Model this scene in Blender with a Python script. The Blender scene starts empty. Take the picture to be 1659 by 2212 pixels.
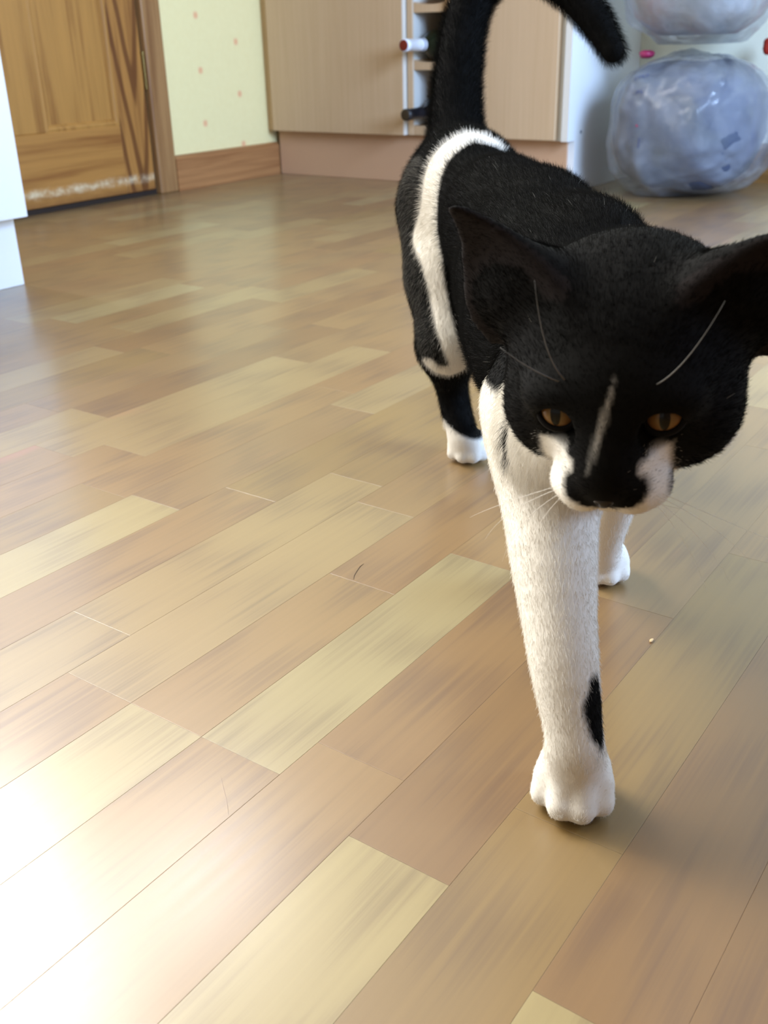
import bpy, bmesh, math, random
import numpy as np
from mathutils import Vector, Matrix

scene = bpy.context.scene
COL = scene.collection
rng = np.random.default_rng(7)
random.seed(7)
# Room frame: floor boards run along X, the door wall is the plane Y = 2.22, Z is up; metres.

# ------------------------------------------------------------------ camera
cam_d = bpy.data.cameras.new('camera')
cam = bpy.data.objects.new('camera', cam_d)
COL.objects.link(cam)
cam.matrix_world = Matrix(((0.5772, 0.3596, -0.7332, 0.0),
                           (-0.8163, 0.2280, -0.5307, 0.0),
                           (-0.0237, 0.9048, 0.4251, 0.38),
                           (0, 0, 0, 1)))
cam_d.sensor_fit = 'VERTICAL'
cam_d.sensor_height = 36.0
cam_d.lens = 2180.0 / 2212.0 * 36.0
cam_d.clip_start = 0.02
cam_d.dof.use_dof = True
cam_d.dof.focus_distance = 0.62
cam_d.dof.aperture_fstop = 15.0
scene.camera = cam

# ------------------------------------------------------------------ world and light
world = bpy.data.worlds.new('world')
scene.world = world
world.use_nodes = True
wb = world.node_tree.nodes['Background']
wb.inputs[0].default_value = (1.0, 0.94, 0.86, 1)
wb.inputs[1].default_value = 0.40

def rect_light(name, loc, look, sx, sy, power, color, spread=180):
    l = bpy.data.lights.new(name, 'AREA')
    l.shape = 'RECTANGLE'
    l.size, l.size_y = sx, sy
    l.energy = power
    l.color = color
    l.spread = math.radians(spread)      # cone narrowed to keep the light off the bags and cabinets
    o = bpy.data.objects.new(name, l)
    COL.objects.link(o)
    o.location = loc
    o.rotation_euler = (Vector(look) - Vector(loc)).to_track_quat('-Z', 'Y').to_euler()
    return o

# daylight through a supposed glazed door left of the white cabinet and the window over its worktop, and blue sky light from the window in the wall to the right
rect_light('daylight_left', (-0.07, 1.48, 1.08), (0.05, 0.0, 1.00), 1.06, 1.95, 31, (1.0, 0.97, 0.91))  # unseen door, placed for the light falloff across floor and leg
rect_light('daylight_worktop', (0.72, 2.17, 1.68), (0.55, 0.6, 0.85), 1.00, 1.34, 60, (1.0, 0.97, 0.92), 116)
rect_light('added_veil_lamp', (1.62, 2.16, 2.24), (0.4, 0.5, 0.3), 0.76, 0.28, 8, (1.0, 0.99, 1.0), 120)  # added lamp above the pine door, widens the pale veil on the floor
rect_light('daylight_right', (1.00, -1.25, 1.18), (1.35, 1.0, 0.40), 1.00, 1.10, 150, (0.45, 0.65, 1.0))

scene.view_settings.view_transform = 'Standard'
scene.view_settings.look = 'None'
scene.view_settings.gamma = 1.0
scene.view_settings.use_curve_mapping = False
scene.view_settings.exposure = 0.02

# ------------------------------------------------------------------ helpers
def srgb(r, g, b):
    f = lambda c: (c / 255 / 12.92) if c / 255 <= 0.04045 else ((c / 255 + 0.055) / 1.055) ** 2.4
    return (f(r), f(g), f(b), 1.0)

class NT:
    """small node-tree writer"""
    def __init__(self, name):
        self.m = bpy.data.materials.new(name)
        self.m.use_nodes = True
        self.t = self.m.node_tree
        self.b = self.t.nodes['Principled BSDF']
    def n(self, kind, **kw):
        x = self.t.nodes.new('ShaderNode' + kind)
        for k, v in kw.items():
            if k.startswith('i_'):
                key = k[2:]
                x.inputs[int(key) if key.isdigit() else key.replace('_', ' ')].default_value = v
            else:
                setattr(x, k, v)
        return x
    def l(self, a, b):
        self.t.links.new(a, b)
    def math(self, op, a, b=None, clamp=False):
        x = self.n('Math', operation=op, use_clamp=clamp)
        for i, v in enumerate((a, b)):
            if v is None: continue
            if isinstance(v, (int, float)): x.inputs[i].default_value = v
            else: self.l(v, x.inputs[i])
        return x.outputs[0]
    def mix(self, fac, a, b, blend='MIX'):
        x = self.n('Mix', data_type='RGBA', blend_type=blend)
        for s, v in ((x.inputs[0], fac), (x.inputs[6], a), (x.inputs[7], b)):
            if isinstance(v, (int, float, tuple)): s.default_value = v
            else: self.l(v, s)
        return x.outputs[2]
    def ramp(self, fac, stops):
        x = self.n('ValToRGB')
        e = x.color_ramp.elements
        while len(e) < len(stops): e.new(0.5)
        for el, (p, c) in zip(e, stops):
            el.position = p
            el.color = c if isinstance(c, tuple) else (c, c, c, 1)
        self.l(fac, x.inputs[0])
        return x.outputs[0]
    def coords(self, scale=(1, 1, 1), loc=(0, 0, 0), rand=0.0, which='Object'):
        tc = self.n('TexCoord')
        mp = self.n('Mapping')
        mp.inputs['Scale'].default_value = scale
        mp.inputs['Location'].default_value = loc
        src = tc.outputs[which]
        if rand:
            oi = self.n('ObjectInfo')
            add = self.n('VectorMath', operation='ADD')
            mul = self.n('VectorMath', operation='SCALE')
            cmb = self.n('CombineXYZ')
            self.l(oi.outputs['Random'], cmb.inputs[0])
            self.l(oi.outputs['Random'], cmb.inputs[1])
            self.l(cmb.outputs[0], mul.inputs[0])
            mul.inputs['Scale'].default_value = rand
            self.l(src, add.inputs[0]); self.l(mul.outputs[0], add.inputs[1])
            src = add.outputs[0]
        self.l(src, mp.inputs[0])
        return mp.outputs[0]
    def noise(self, vec, scale, detail=3, rough=0.55, dist=0.0):
        x = self.n('TexNoise')
        x.inputs['Scale'].default_value = scale
        x.inputs['Detail'].default_value = detail
        x.inputs['Roughness'].default_value = rough
        x.inputs['Distortion'].default_value = dist
        self.l(vec, x.inputs['Vector'])
        return x.outputs['Fac']
    def bump(self, h, strength=0.2, distance=0.002):
        x = self.n('Bump')
        x.inputs['Strength'].default_value = strength
        x.inputs['Distance'].default_value = distance
        self.l(h, x.inputs['Height'])
        self.l(x.outputs[0], self.b.inputs['Normal'])
    def set(self, color=None, rough=None, spec=None, **kw):
        for key, v in (('Base Color', color), ('Roughness', rough), ('Specular IOR Level', spec)):
            if v is None: continue
            if isinstance(v, (int, float, tuple)): self.b.inputs[key].default_value = v
            else: self.l(v, self.b.inputs[key])
        for k, v in kw.items():
            self.b.inputs[k.replace('_', ' ')].default_value = v
        return self.m

def simple(name, rgb, rough=0.5, spec=0.5, **kw):
    return NT(name).set(srgb(*rgb), rough, spec, **kw)

def box_bm(x0, x1, y0, y1, z0, z1, bevel=0.0, seg=1, bm=None):
    nb = bmesh.new()
    bmesh.ops.create_cube(nb, size=1.0)
    for v in nb.verts:
        v.co = Vector(((x0 + x1) / 2 + v.co.x * (x1 - x0), (y0 + y1) / 2 + v.co.y * (y1 - y0), (z0 + z1) / 2 + v.co.z * (z1 - z0)))
    if bevel > 0:
        bmesh.ops.bevel(nb, geom=nb.edges[:], offset=bevel, segments=seg, affect='EDGES', profile=0.5)
    if bm is None: return nb
    me = bpy.data.meshes.new('tmp'); nb.to_mesh(me); nb.free(); bm.from_mesh(me); bpy.data.meshes.remove(me)
    return bm

def put(name, bm, mat, parent=None, smooth=False, origin=None):
    me = bpy.data.meshes.new(name)
    bm.normal_update()
    bm.to_mesh(me); bm.free()
    if origin is not None:
        me.transform(Matrix.Translation(-Vector(origin)))
    me.materials.append(mat)
    if smooth:
        me.polygons.foreach_set('use_smooth', [True] * len(me.polygons))
    o = bpy.data.objects.new(name, me)
    COL.objects.link(o)
    if origin is not None: o.location = origin
    if parent is not None: hang(o, parent)
    return o

def hang(o, parent):
    o.parent = parent
    q = parent
    while q is not None:          # parts are given in room coordinates
        o.location = Vector(o.location) - q.location
        q = q.parent

def raw(name, verts, faces, mat, parent=None, smooth=True):
    me = bpy.data.meshes.new(name)
    me.from_pydata([tuple(map(float, v)) for v in verts], [], faces)
    me.update()
    me.materials.append(mat)
    if smooth: me.polygons.foreach_set('use_smooth', [True] * len(me.polygons))
    o = bpy.data.objects.new(name, me)
    COL.objects.link(o)
    if parent is not None: hang(o, parent)
    return o

def empty(name, loc, label, cat, group=None):
    o = bpy.data.objects.new(name, None)
    COL.objects.link(o)
    o.location = loc
    return tag(o, label, cat, group)

def tag(o, label=None, cat=None, group=None, kind=None):
    if label: o['label'] = label
    if cat: o['category'] = cat
    if group: o['group'] = group
    if kind: o['kind'] = kind
    return o

def structure(o, label=None):
    o['kind'] = 'structure'
    if label: o['label'] = label
    return o

def lathe(profile, axis_o, axis_d, n=24):
    """profile: (along, radius) pairs round the axis"""
    d = Vector(axis_d).normalized()
    a = d.orthogonal().normalized(); b = d.cross(a)
    vs, fs = [], []
    for s, r in profile:
        for k in range(n):
            t = 2 * math.pi * k / n
            vs.append(Vector(axis_o) + d * s + (a * math.cos(t) + b * math.sin(t)) * r)
    for i in range(len(profile) - 1):
        for k in range(n):
            fs.append((i * n + k, i * n + (k + 1) % n, (i + 1) * n + (k + 1) % n, (i + 1) * n + k))
    fs.append(tuple(range(n))[::-1])
    fs.append(tuple((len(profile) - 1) * n + k for k in range(n)))
    return vs, fs

# ------------------------------------------------------------------ materials
def mat_plank():
    t = NT('beech_plank')
    oi = t.n('ObjectInfo')
    v = t.coords((1.0, 1.0, 1.0), rand=23.0)
    vs = t.n('Mapping'); vs.inputs['Scale'].default_value = (3.2, 190.0, 20.0); t.l(v, vs.inputs[0])
    fine = t.noise(vs.outputs[0], 1.0, 4, 0.6)
    vm = t.n('Mapping'); vm.inputs['Scale'].default_value = (2.2, 34.0, 6.0); t.l(v, vm.inputs[0])
    broad = t.noise(vm.outputs[0], 1.0, 3, 0.5, 0.8)
    w = t.n('TexWave', wave_type='RINGS', rings_direction='Y')
    w.inputs['Scale'].default_value = 1.0; w.inputs['Distortion'].default_value = 5.0
    w.inputs['Detail'].default_value = 2.0; w.inputs['Detail Scale'].default_value = 1.2
    vw = t.n('Mapping'); vw.inputs['Scale'].default_value = (2.2, 20.0, 5.0); t.l(v, vw.inputs[0])
    t.l(vw.outputs[0], w.inputs['Vector'])
    f = t.math('ADD', t.math('MULTIPLY', fine, 0.70), t.math('MULTIPLY', broad, 0.30))
    f = t.math('ADD', t.math('MULTIPLY', f, 0.82), t.math('MULTIPLY', w.outputs['Fac'], 0.18))
    shade = t.ramp(f, [(0.28, (0.68, 0.61, 0.54, 1)), (0.5, (1, 1, 1, 1)), (0.72, (1.10, 1.11, 1.12, 1))])
    c = t.mix(1.0, oi.outputs['Color'], shade, 'MULTIPLY')
    # rare darker knots
    vk = t.n('Mapping'); vk.inputs['Scale'].default_value = (4.0, 14.0, 1.0); t.l(v, vk.inputs[0])
    kn = t.ramp(t.noise(vk.outputs[0], 1.0, 2, 0.5), [(0.70, 0.0), (0.80, 0.55)])
    c = t.mix(kn, c, srgb(150, 98, 62))
    return t.set(c, t.math('ADD', t.math('MULTIPLY', fine, 0.08), 0.20), 0.5, Coat_Weight=1.0, Coat_Roughness=0.58, Coat_IOR=1.75)

def mat_pine(name, base, dark, axis='Z', scale=1.0, spread=0.5, rough=0.35):
    """long-grained pine: stretched noise lines plus cathedral rings"""
    t = NT(name)
    st = {'Z': (26, 26, 1.6), 'X': (1.6, 26, 26), 'Y': (26, 1.6, 26)}[axis]
    v = t.coords(tuple(s * scale for s in st), rand=9.0)
    n1 = t.noise(v, 1.0, 5, 0.55, 0.6)
    st2 = {'Z': (110, 110, 2.5), 'X': (2.5, 110, 110), 'Y': (110, 2.5, 110)}[axis]
    n2 = t.noise(t.coords(tuple(s * scale for s in st2), rand=5.0), 1.0, 3, 0.6)
    f = t.math('ADD', t.math('MULTIPLY', n1, 0.6), t.math('MULTIPLY', n2, 0.4))
    c = t.ramp(f, [(0.36, dark), (0.36 + 0.28 * spread, base), (0.75, tuple(min(1, x * 1.22) for x in base[:3]) + (1,))])
    t.bump(n2, 0.15, 0.001)
    return t, c, rough

def mat_door_stile():
    t, c, r = mat_pine('pine_stile', srgb(166, 116, 58), srgb(124, 78, 38))
    # bold flame-shaped heartwood figure: nested rounded Vs pointing down
    tc = t.n('TexCoord')
    sep = t.n('SeparateXYZ'); t.l(tc.outputs['Object'], sep.inputs[0])
    nz = t.noise(t.coords((9, 9, 4.5)), 1.0, 2, 0.5)
    x = t.math('SUBTRACT', t.math('ADD', sep.outputs[0], t.math('MULTIPLY', t.math('SUBTRACT', nz, 0.5), 0.016)), 0.012)
    x = t.math('POWER', t.math('ADD', t.math('MULTIPLY', x, x), 0.00002), 0.5)
    vv = t.math('SUBTRACT', sep.outputs[2], t.math('MULTIPLY', x, 7.0))
    w = t.math('SINE', t.math('ADD', t.math('MULTIPLY', vv, 24.0), 0.6))
    m = t.ramp(w, [(0.05, 0.0), (0.70, 0.80)])
    c2 = t.mix(m, c, srgb(92, 50, 22))
    return t.set(scuffed(t, c2), r, 0.5)

def scuffed(t, c):
    """pale worn line along the bottom edge of the door"""
    g = t.n('NewGeometry')
    sep = t.n('SeparateXYZ'); t.l(g.outputs['Position'], sep.inputs[0])
    wob = t.noise(t.coords((22, 22, 60), which='Object'), 1.0, 5, 0.75)
    z = t.math('ADD', sep.outputs[2], t.math('MULTIPLY', t.math('SUBTRACT', wob, 0.5), 0.030))
    d = t.math('ABSOLUTE', t.math('SUBTRACT', z, 0.047))
    band = t.math('MULTIPLY', t.ramp(d, [(0.002, 0.85), (0.013, 0.0)]), t.ramp(t.noise(t.coords((30, 30, 30)), 1.0, 4, 0.7), [(0.36, 0.0), (0.62, 1.0)]))
    c = t.mix(band, c, srgb(226, 208, 172))
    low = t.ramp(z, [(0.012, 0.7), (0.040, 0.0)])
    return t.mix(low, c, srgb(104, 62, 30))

def mat_wallpaper():
    t = NT('dotted_wallpaper')
    g = t.n('NewGeometry')
    sep = t.n('SeparateXYZ'); t.l(g.outputs['Position'], sep.inputs[0])
    def cell(off_x, off_z):
        fx = t.math('FRACT', t.math('DIVIDE', t.math('SUBTRACT', sep.outputs[0], off_x), 0.307))
        fz = t.math('FRACT', t.math('DIVIDE', t.math('SUBTRACT', sep.outputs[2], off_z), 0.140))
        dx = t.math('MULTIPLY', t.math('ABSOLUTE', t.math('SUBTRACT', fx, 0.5)), 0.307)
        dz = t.math('MULTIPLY', t.math('ABSOLUTE', t.math('SUBTRACT', fz, 0.5)), 0.140)
        p = t.math('ADD', t.math('POWER', dx, 3.0), t.math('POWER', dz, 3.0))
        return t.ramp(t.math('POWER', p, 1 / 3), [(0.0062, 1.0), (0.0095, 0.0)])
    a = cell(2.239 - 0.307 / 2, 0.169 - 0.07)
    b = cell(2.393 - 0.307 / 2, 0.100 - 0.07)
    m = t.math('MAXIMUM', a, b)
    fib = t.noise(t.coords((60, 60, 60)), 1.0, 2)
    base = t.mix(fib, srgb(242, 228, 172), srgb(236, 220, 162))
    m = t.math('MULTIPLY', m, 0.75)
    return t.set(t.mix(m, base, srgb(232, 158, 118)), 0.7, 0.3)

def mat_cab():
    t = NT('beech_laminate')
    f = t.noise(t.coords((120, 120, 3.0), rand=4.0), 1.0, 3, 0.6)
    b = t.noise(t.coords((14, 14, 0.9), rand=4.0), 1.0, 2, 0.5)
    f = t.math('ADD', t.math('MULTIPLY', f, 0.5), t.math('MULTIPLY', b, 0.5))
    c = t.ramp(f, [(0.3, srgb(194, 162, 124)), (0.7, srgb(208, 177, 140))])
    return t.set(c, 0.42, 0.4)

M = {}
M['plank'] = mat_plank()
M['subfloor'] = simple('subfloor_dark', (88, 64, 44), 0.8)
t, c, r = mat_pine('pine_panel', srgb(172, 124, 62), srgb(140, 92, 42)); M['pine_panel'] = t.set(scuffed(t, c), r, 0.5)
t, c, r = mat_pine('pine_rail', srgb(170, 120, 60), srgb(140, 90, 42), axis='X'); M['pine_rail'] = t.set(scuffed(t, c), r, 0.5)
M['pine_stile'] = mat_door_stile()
t, c, r = mat_pine('pine_frame', srgb(160, 120, 76), srgb(130, 90, 54)); M['pine_frame'] = t.set(c, r, 0.5)
t, c, r = mat_pine('pine_skirting', srgb(172, 122, 76), srgb(124, 76, 42), axis='X', spread=0.8); M['pine_skirt'] = t.set(c, r, 0.5)
t, c, r = mat_pine('pine_skirting_side', srgb(150, 110, 60), srgb(110, 74, 36), axis='Y', spread=0.8); M['pine_skirt_y'] = t.set(c, r, 0.5)
M['wallpaper'] = mat_wallpaper()
M['cab'] = mat_cab()
M['plinth'] = simple('beech_plinth', (204, 162, 126), 0.45, 0.4)
M['white'] = simple('white_laminate', (238, 240, 240), 0.35, 0.45)
M['inner'] = simple('grey_white_carcass', (214, 214, 208), 0.45, 0.4)
M['edge'] = simple('pale_edging', (222, 216, 204), 0.4, 0.4)
M['worktop'] = simple('grey_worktop', (150, 146, 138), 0.35)
M['ceiling'] = simple('ceiling_white', (236, 236, 230), 0.9)
M['plaster'] = simple('cream_plaster', (232, 230, 208), 0.85)
M['shade_wall'] = simple('shade_wall_dark', (92, 70, 50), 0.6)  # dark so the added wall bounces little light onto the cat
M['brass'] = simple('hinge_brass', (120, 98, 54), 0.3, 0.5, Metallic=0.9)
M['dark'] = simple('gap_shade', (40, 26, 16), 0.8)
M['hole'] = simple('screw_hole', (60, 70, 90), 0.6)

# ------------------------------------------------------------------ room shell
WY = 2.22          # door wall
WX = 2.93          # end wall
fl = structure(put('floor', box_bm(-1.7, 3.1, -2.6, 2.35, -0.06, -0.010), M['subfloor']))
structure(put('ceiling', box_bm(-1.7, 3.1, -1.7, 2.35, 2.40, 2.48), M['ceiling']))
wl = box_bm(2.031, 3.05, WY, WY + 0.1, 0, 2.4)
box_bm(1.19, 2.0309, WY, WY + 0.1, 1.985, 2.4, bm=wl)
structure(put('wall_left', wl, M['wallpaper']))
structure(put('opening_back_shade', box_bm(1.19, 2.03, WY + 0.06, WY + 0.1, 0.0, 2.0), M['dark']))  # back of the opening coloured dark to give the shade beside the door
structure(put('wall_right', box_bm(WX, WX + 0.1, -1.7, WY, 0, 2.4), M['plaster']))

structure(put('added_shade_wall', box_bm(-1.7, 0.81, -0.60, -0.50, 0, 2.4), M['shade_wall']))  # added unseen blocker, shades the front floor and the cat's leg

# laminate boards: every strip is a piece of its own
SW = 0.0623
PALE, CREAM, TAN, PINK, ROSE, BROWN, OLIVE = [srgb(*c) for c in ((138, 121, 74), (131, 107, 58), (121, 91, 40), (123, 92, 40), (118, 85, 34), (112, 79, 26), (118, 90, 32))]
POOL = [PALE, CREAM, CREAM, TAN, TAN, TAN, PINK, PINK, ROSE, BROWN, OLIVE]
ROWS = {   # strips that can be matched one by one in the foreground: row -> (start x, colour) ...
    -2: [(0.20, BROWN), (0.46, OLIVE), (0.80, TAN)],
    -1: [(-0.02, PALE), (0.287, BROWN), (0.72, TAN)],
    0: [(0.0, OLIVE), (0.385, OLIVE), (0.74, PINK)],
    1: [(-0.05, PALE), (0.318, BROWN), (0.62, TAN), (0.98, PINK)],
    2: [(0.0, PINK), (0.37, ROSE), (0.80, TAN), (1.1, CREAM)],
    3: [(0.0, PINK), (0.335, PALE), (0.62, PINK), (0.90, TAN)],
    4: [(0.0, PALE), (0.335, TAN), (0.54, ROSE), (0.83, CREAM)],
    5: [(0.1, PINK), (0.335, CREAM), (0.66, TAN), (0.95, TAN)],
    6: [(0.1, CREAM), (0.39, CREAM), (0.70, OLIVE), (1.05, PINK)],
    7: [(0.2, PINK), (0.62, OLIVE), (1.0, TAN)],
    8: [(0.2, PALE), (0.56, TAN), (0.86, CREAM), (1.2, PINK)],
}
def plank(x0, x1, y0, col, parent, bm=None):
    L, W = x1 - x0, SW
    g, c, dz = 0.00006, 0.00016, 0.00007
    vs = [(x0 + g, y0 + g, -0.010), (x1 - g, y0 + g, -0.010), (x1 - g, y0 + W - g, -0.010), (x0 + g, y0 + W - g, -0.010),
          (x0 + g, y0 + g, -dz), (x1 - g, y0 + g, -dz), (x1 - g, y0 + W - g, -dz), (x0 + g, y0 + W - g, -dz),
          (x0 + g + c, y0 + g + c, 0), (x1 - g - c, y0 + g + c, 0), (x1 - g - c, y0 + W - g - c, 0), (x0 + g + c, y0 + W - g - c, 0)]
    fs = [(8, 9, 10, 11)]
    for i in range(4):
        j = (i + 1) % 4
        fs += [(i, j, 4 + j, 4 + i), (4 + i, 4 + j, 8 + j, 8 + i)]
    if bm is not None:
        b = [bm.verts.new(v) for v in vs]
        for f in fs: bm.faces.new([b[i] for i in f])
        return None
    me = bpy.data.meshes.new('plank')
    o_ = Vector((x0, y0, 0))
    me.from_pydata([Vector(v) - o_ for v in vs], [], fs)
    me.materials.append(M['plank'])
    o = bpy.data.objects.new('plank', me)
    COL.objects.link(o)
    o.location = o_
    o.color = col
    o.parent = parent
    return o

rest = bmesh.new()
for k in range(-42, 34):
    y0 = 0.134 + k * SW
    y1 = min(y0 + SW, WY)
    ym = y0 + SW / 2
    lo = max(0.10, 0.50 * ym - 0.02)                  # part of the row that the photograph shows
    hi = min(WX, 0.62 + 3.1 * max(ym, 0.0)) if ym > 0 else 0.0
    if k <= -3: lo, hi = 9, 0
    edges = []
    if k in ROWS:
        r_ = ROWS[k]
        edges = [(a, c) for a, c in r_]
        x = r_[-1][0] + random.uniform(0.30, 0.42)
    else:
        x = -1.6 + random.uniform(0, 0.38)
        edges = [(-1.65, random.choice(POOL))]
    while x < WX:
        cc = random.choice(POOL)
        while cc is edges[-1][1]: cc = random.choice(POOL)
        edges.append((x, cc))
        x += random.uniform(0.27, 0.44)
    if k in ROWS: plank(-1.65, edges[0][0], y0, None, fl, rest)
    for i, (a, cc) in enumerate(edges):
        b = edges[i + 1][0] if i + 1 < len(edges) else WX
        if b - a < 0.02: continue
        j = 1 + 0.05 * random.uniform(-1, 1)
        cc = (cc[0] * j, cc[1] * j, cc[2] * j * random.uniform(0.95, 1.05), 1)
        if b > lo and a < hi: plank(a, b, y0, cc, fl)
        else: plank(a, b, y0, cc, fl, rest)
ro = put('plank_field', rest, M['plank'], fl)
ro.color = TAN
tag(ro, kind='stuff')

# ------------------------------------------------------------------ pine door in the left wall
dr = empty('door_1', (1.64, WY, 0), None, None)
structure(dr, 'varnished pine panel door with worn bottom edge')
Z0, ZT = 0.014, 1.98
yF, yB = WY - 0.006, WY + 0.034
def door_piece(name, x0, x1, z0, z1, mat, y0=yF, y1=yB, bev=0.002):
    return put(name, box_bm(x0, x1, y0, y1, z0, z1, bev), mat, dr, origin=((x0 + x1) / 2, y0, (z0 + z1) / 2))
door_piece('stile', 1.918, 2.018, Z0, ZT, M['pine_stile'])
st_ = door_piece('stile', 1.258, 1.352, Z0, ZT, M['pine_panel'])
door_piece('muntin', 1.585, 1.682, 0.187, 0.80, M['pine_panel'])
door_piece('muntin', 1.585, 1.682, 0.95, 1.87, M['pine_panel'])
door_piece('bottom_rail', 1.352, 1.918, Z0, 0.187, M['pine_rail'])
door_piece('middle_rail', 1.352, 1.918, 0.80, 0.95, M['pine_rail'])
door_piece('top_rail', 1.352, 1.918, 1.87, ZT, M['pine_rail'])
for (x0, x1) in ((1.352, 1.585), (1.682, 1.918)):
    for (z0, z1) in ((0.187, 0.80), (0.95, 1.87)):
        door_piece('panel', x0, x1, z0, z1, M['pine_panel'], WY + 0.006, WY + 0.022, 0.0)
        # moulding: a sloped bead round the recess, four mitred strips in one frame
        for nm, q in (('panel_moulding', [(x0, z0), (x1, z0), (x1, z1), (x0, z1)]),):
            bm = bmesh.new(); ins = ((0, yF + 0.002), (0.006, yF + 0.001), (0.011, yF + 0.005), (0.016, WY + 0.0062))
            loops = []
            for d, y in ins:
                loops.append([bm.verts.new((q[i][0] + (d if i in (0, 3) else -d), y, q[i][1] + (d if i in (0, 1) else -d))) for i in range(4)])
            for a_, b_ in zip(loops, loops[1:]):
                for i in range(4):
                    bm.faces.new((a_[i], a_[(i + 1) % 4], b_[(i + 1) % 4], b_[i]))
            put(nm, bm, M['pine_panel'], dr)
hb = box_bm(2.0185, 2.0235, WY - 0.007, WY + 0.01, 0.270, 0.362)
vs, fs = lathe([(0, 0.0036), (0.092, 0.0036)], (2.021, WY - 0.009, 0.270), (0, 0, 1), 12)
hv = [hb.verts.new(v) for v in vs]
for f in fs: hb.faces.new([hv[i] for i in f])
put('hinge', hb, M['brass'], dr)
put('door_shadow_gap', box_bm(1.25, 2.026, WY + 0.001, WY + 0.03, 0.0005, 0.016), M['dark'], dr)  # dark strip standing in for the shade under the door
# lining and architrave
structure(put('trim_1', box_bm(2.0255, 2.092, WY - 0.018, WY + 0.01, 0.0, 2.06, 0.004, 2), M['pine_frame'], origin=(2.06, WY, 1.0)))
structure(put('trim_2', box_bm(1.19, 1.2555, WY - 0.018, WY + 0.01, 0.0, 2.06, 0.004, 2), M['pine_frame'], origin=(1.22, WY, 1.0)))
structure(put('trim_3', box_bm(1.2556, 2.0254, WY - 0.018, WY + 0.01, 1.99, 2.06, 0.004, 2), M['pine_rail'], origin=(1.64, WY, 2.02)))
# skirting: board with a rounded top
def skirting(name, a, b, inward, h, th, mat):
    a, b, inward = Vector(a), Vector(b), Vector(inward)
    prof = [(0, 0), (th, 0), (th, h - 0.012), (th * 0.85, h - 0.004), (th * 0.5, h), (0, h)]
    vs = [p + inward * d + Vector((0, 0, z)) for p in (a, b) for d, z in prof]
    n = len(prof)
    fs = [(i, (i + 1) % n, n + (i + 1) % n, n + i) for i in range(n)] + [tuple(range(n))[::-1], tuple(range(n, 2 * n))]
    bm = bmesh.new(); bv = [bm.verts.new(v) for v in vs]
    for f in fs: bm.faces.new([bv[i] for i in f])
    bmesh.ops.recalc_face_normals(bm, faces=bm.faces)
    return structure(put(name, bm, mat, origin=tuple((a + b) / 2)))
skirting('baseboard_left', (2.0925, WY, 0), (2.533, WY, 0), (0, -1, 0), 0.094, 0.019, M['pine_skirt'])
skirting('baseboard_right', (WX, 1.195, 0), (WX, -1.6, 0), (-1, 0, 0), 0.100, 0.018, M['pine_skirt_y'])
# ------------------------------------------------------------------ beech units along the end wall
FX = 2.494                # door front plane
def unit(name, loc, label, cat, group=None): return empty(name, loc, label, cat, group)

def door_leaf(parent, y0, y1, name='door'):
    return put(name, box_bm(FX, FX + 0.018, y0, y1, 0.130, 0.868, 0.0012), M['cab'], parent, origin=(FX, (y0 + y1) / 2, 0.13))

u = unit('kitchen_cabinet', (2.72, 1.95, 0), 'beech laminate base cabinet with plain door beside the dotted wallpaper', 'cabinet')
put('carcass', box_bm(2.5125, WX - 0.002, 1.704, 2.188, 0.130, 0.866), M['inner'], u)
d_ = door_leaf(u, 1.7035, 2.187)
put('edge_strip', box_bm(FX + 0.0004, FX + 0.0176, 1.7018, 1.7034, 0.131, 0.867), M['edge'], d_, origin=(FX, 1.95, 0.13))
put('bar_handle', box_bm(FX - 0.030, FX - 0.020, 1.735, 1.745, 0.66, 0.80, 0.003, 2), simple('steel', (180, 180, 178), 0.3, Metallic=1.0), d_)
for z in (0.68, 0.78):
    put('handle_post', box_bm(FX - 0.022, FX, 1.737, 1.743, z - 0.004, z + 0.004, 0.001), simple('steel_post', (180, 180, 178), 0.3, Metallic=1.0), d_)

# wine rack bay
w = unit('wine_rack', (2.72, 1.62, 0), 'narrow open wine rack with scalloped beech shelves between two cabinets', 'rack')
RY0, RY1 = 1.560, 1.6985
put('side_panel', box_bm(FX + 0.016, WX - 0.002, RY1 - 0.017, RY1, 0.130, 0.868, 0.0008), M['cab'], w)
put('side_panel', box_bm(FX + 0.016, WX - 0.002, RY0, RY0 + 0.016, 0.130, 0.868, 0.0008), M['cab'], w)
put('side_lining', box_bm(FX + 0.020, WX - 0.02, RY1 - 0.0195, RY1 - 0.0171, 0.157, 0.867), M['inner'], w)
put('back_panel', box_bm(WX - 0.02, WX - 0.004, RY0 + 0.016, RY1 - 0.017, 0.130, 0.868), M['cab'], w)
put('base_board', box_bm(FX + 0.018, WX - 0.02, RY0 + 0.016, RY1 - 0.017, 0.130, 0.154, 0.001), M['cab'], w)
def scalloped(z):
    """shelf rail whose top dips where the bottle lies"""
    ya, yb = RY0 + 0.016, RY1 - 0.0195
    n = 20
    bm = bmesh.new(); F, B = [], []
    top = []
    for i in range(n + 1):
        y = ya + (yb - ya) * i / n
        tt = (y - (ya + yb) / 2) / ((yb - ya) / 2)
        top.append((y, z - 0.007 * math.sqrt(max(0.0, 1 - tt * tt))))
    loop = [(ya, z - 0.026)] + top + [(yb, z - 0.026)]
    f = [bm.verts.new((FX + 0.020, y, zz)) for y, zz in loop]
    b = [bm.verts.new((WX - 0.022, y, zz)) for y, zz in loop]
    bm.faces.new(f); bm.faces.new(b[::-1])
    for i in range(len(loop)):
        j = (i + 1) % len(loop)
        bm.faces.new((f[i], b[i], b[j], f[j]))
    bmesh.ops.recalc_face_normals(bm, faces=bm.faces)
    return bm
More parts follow.
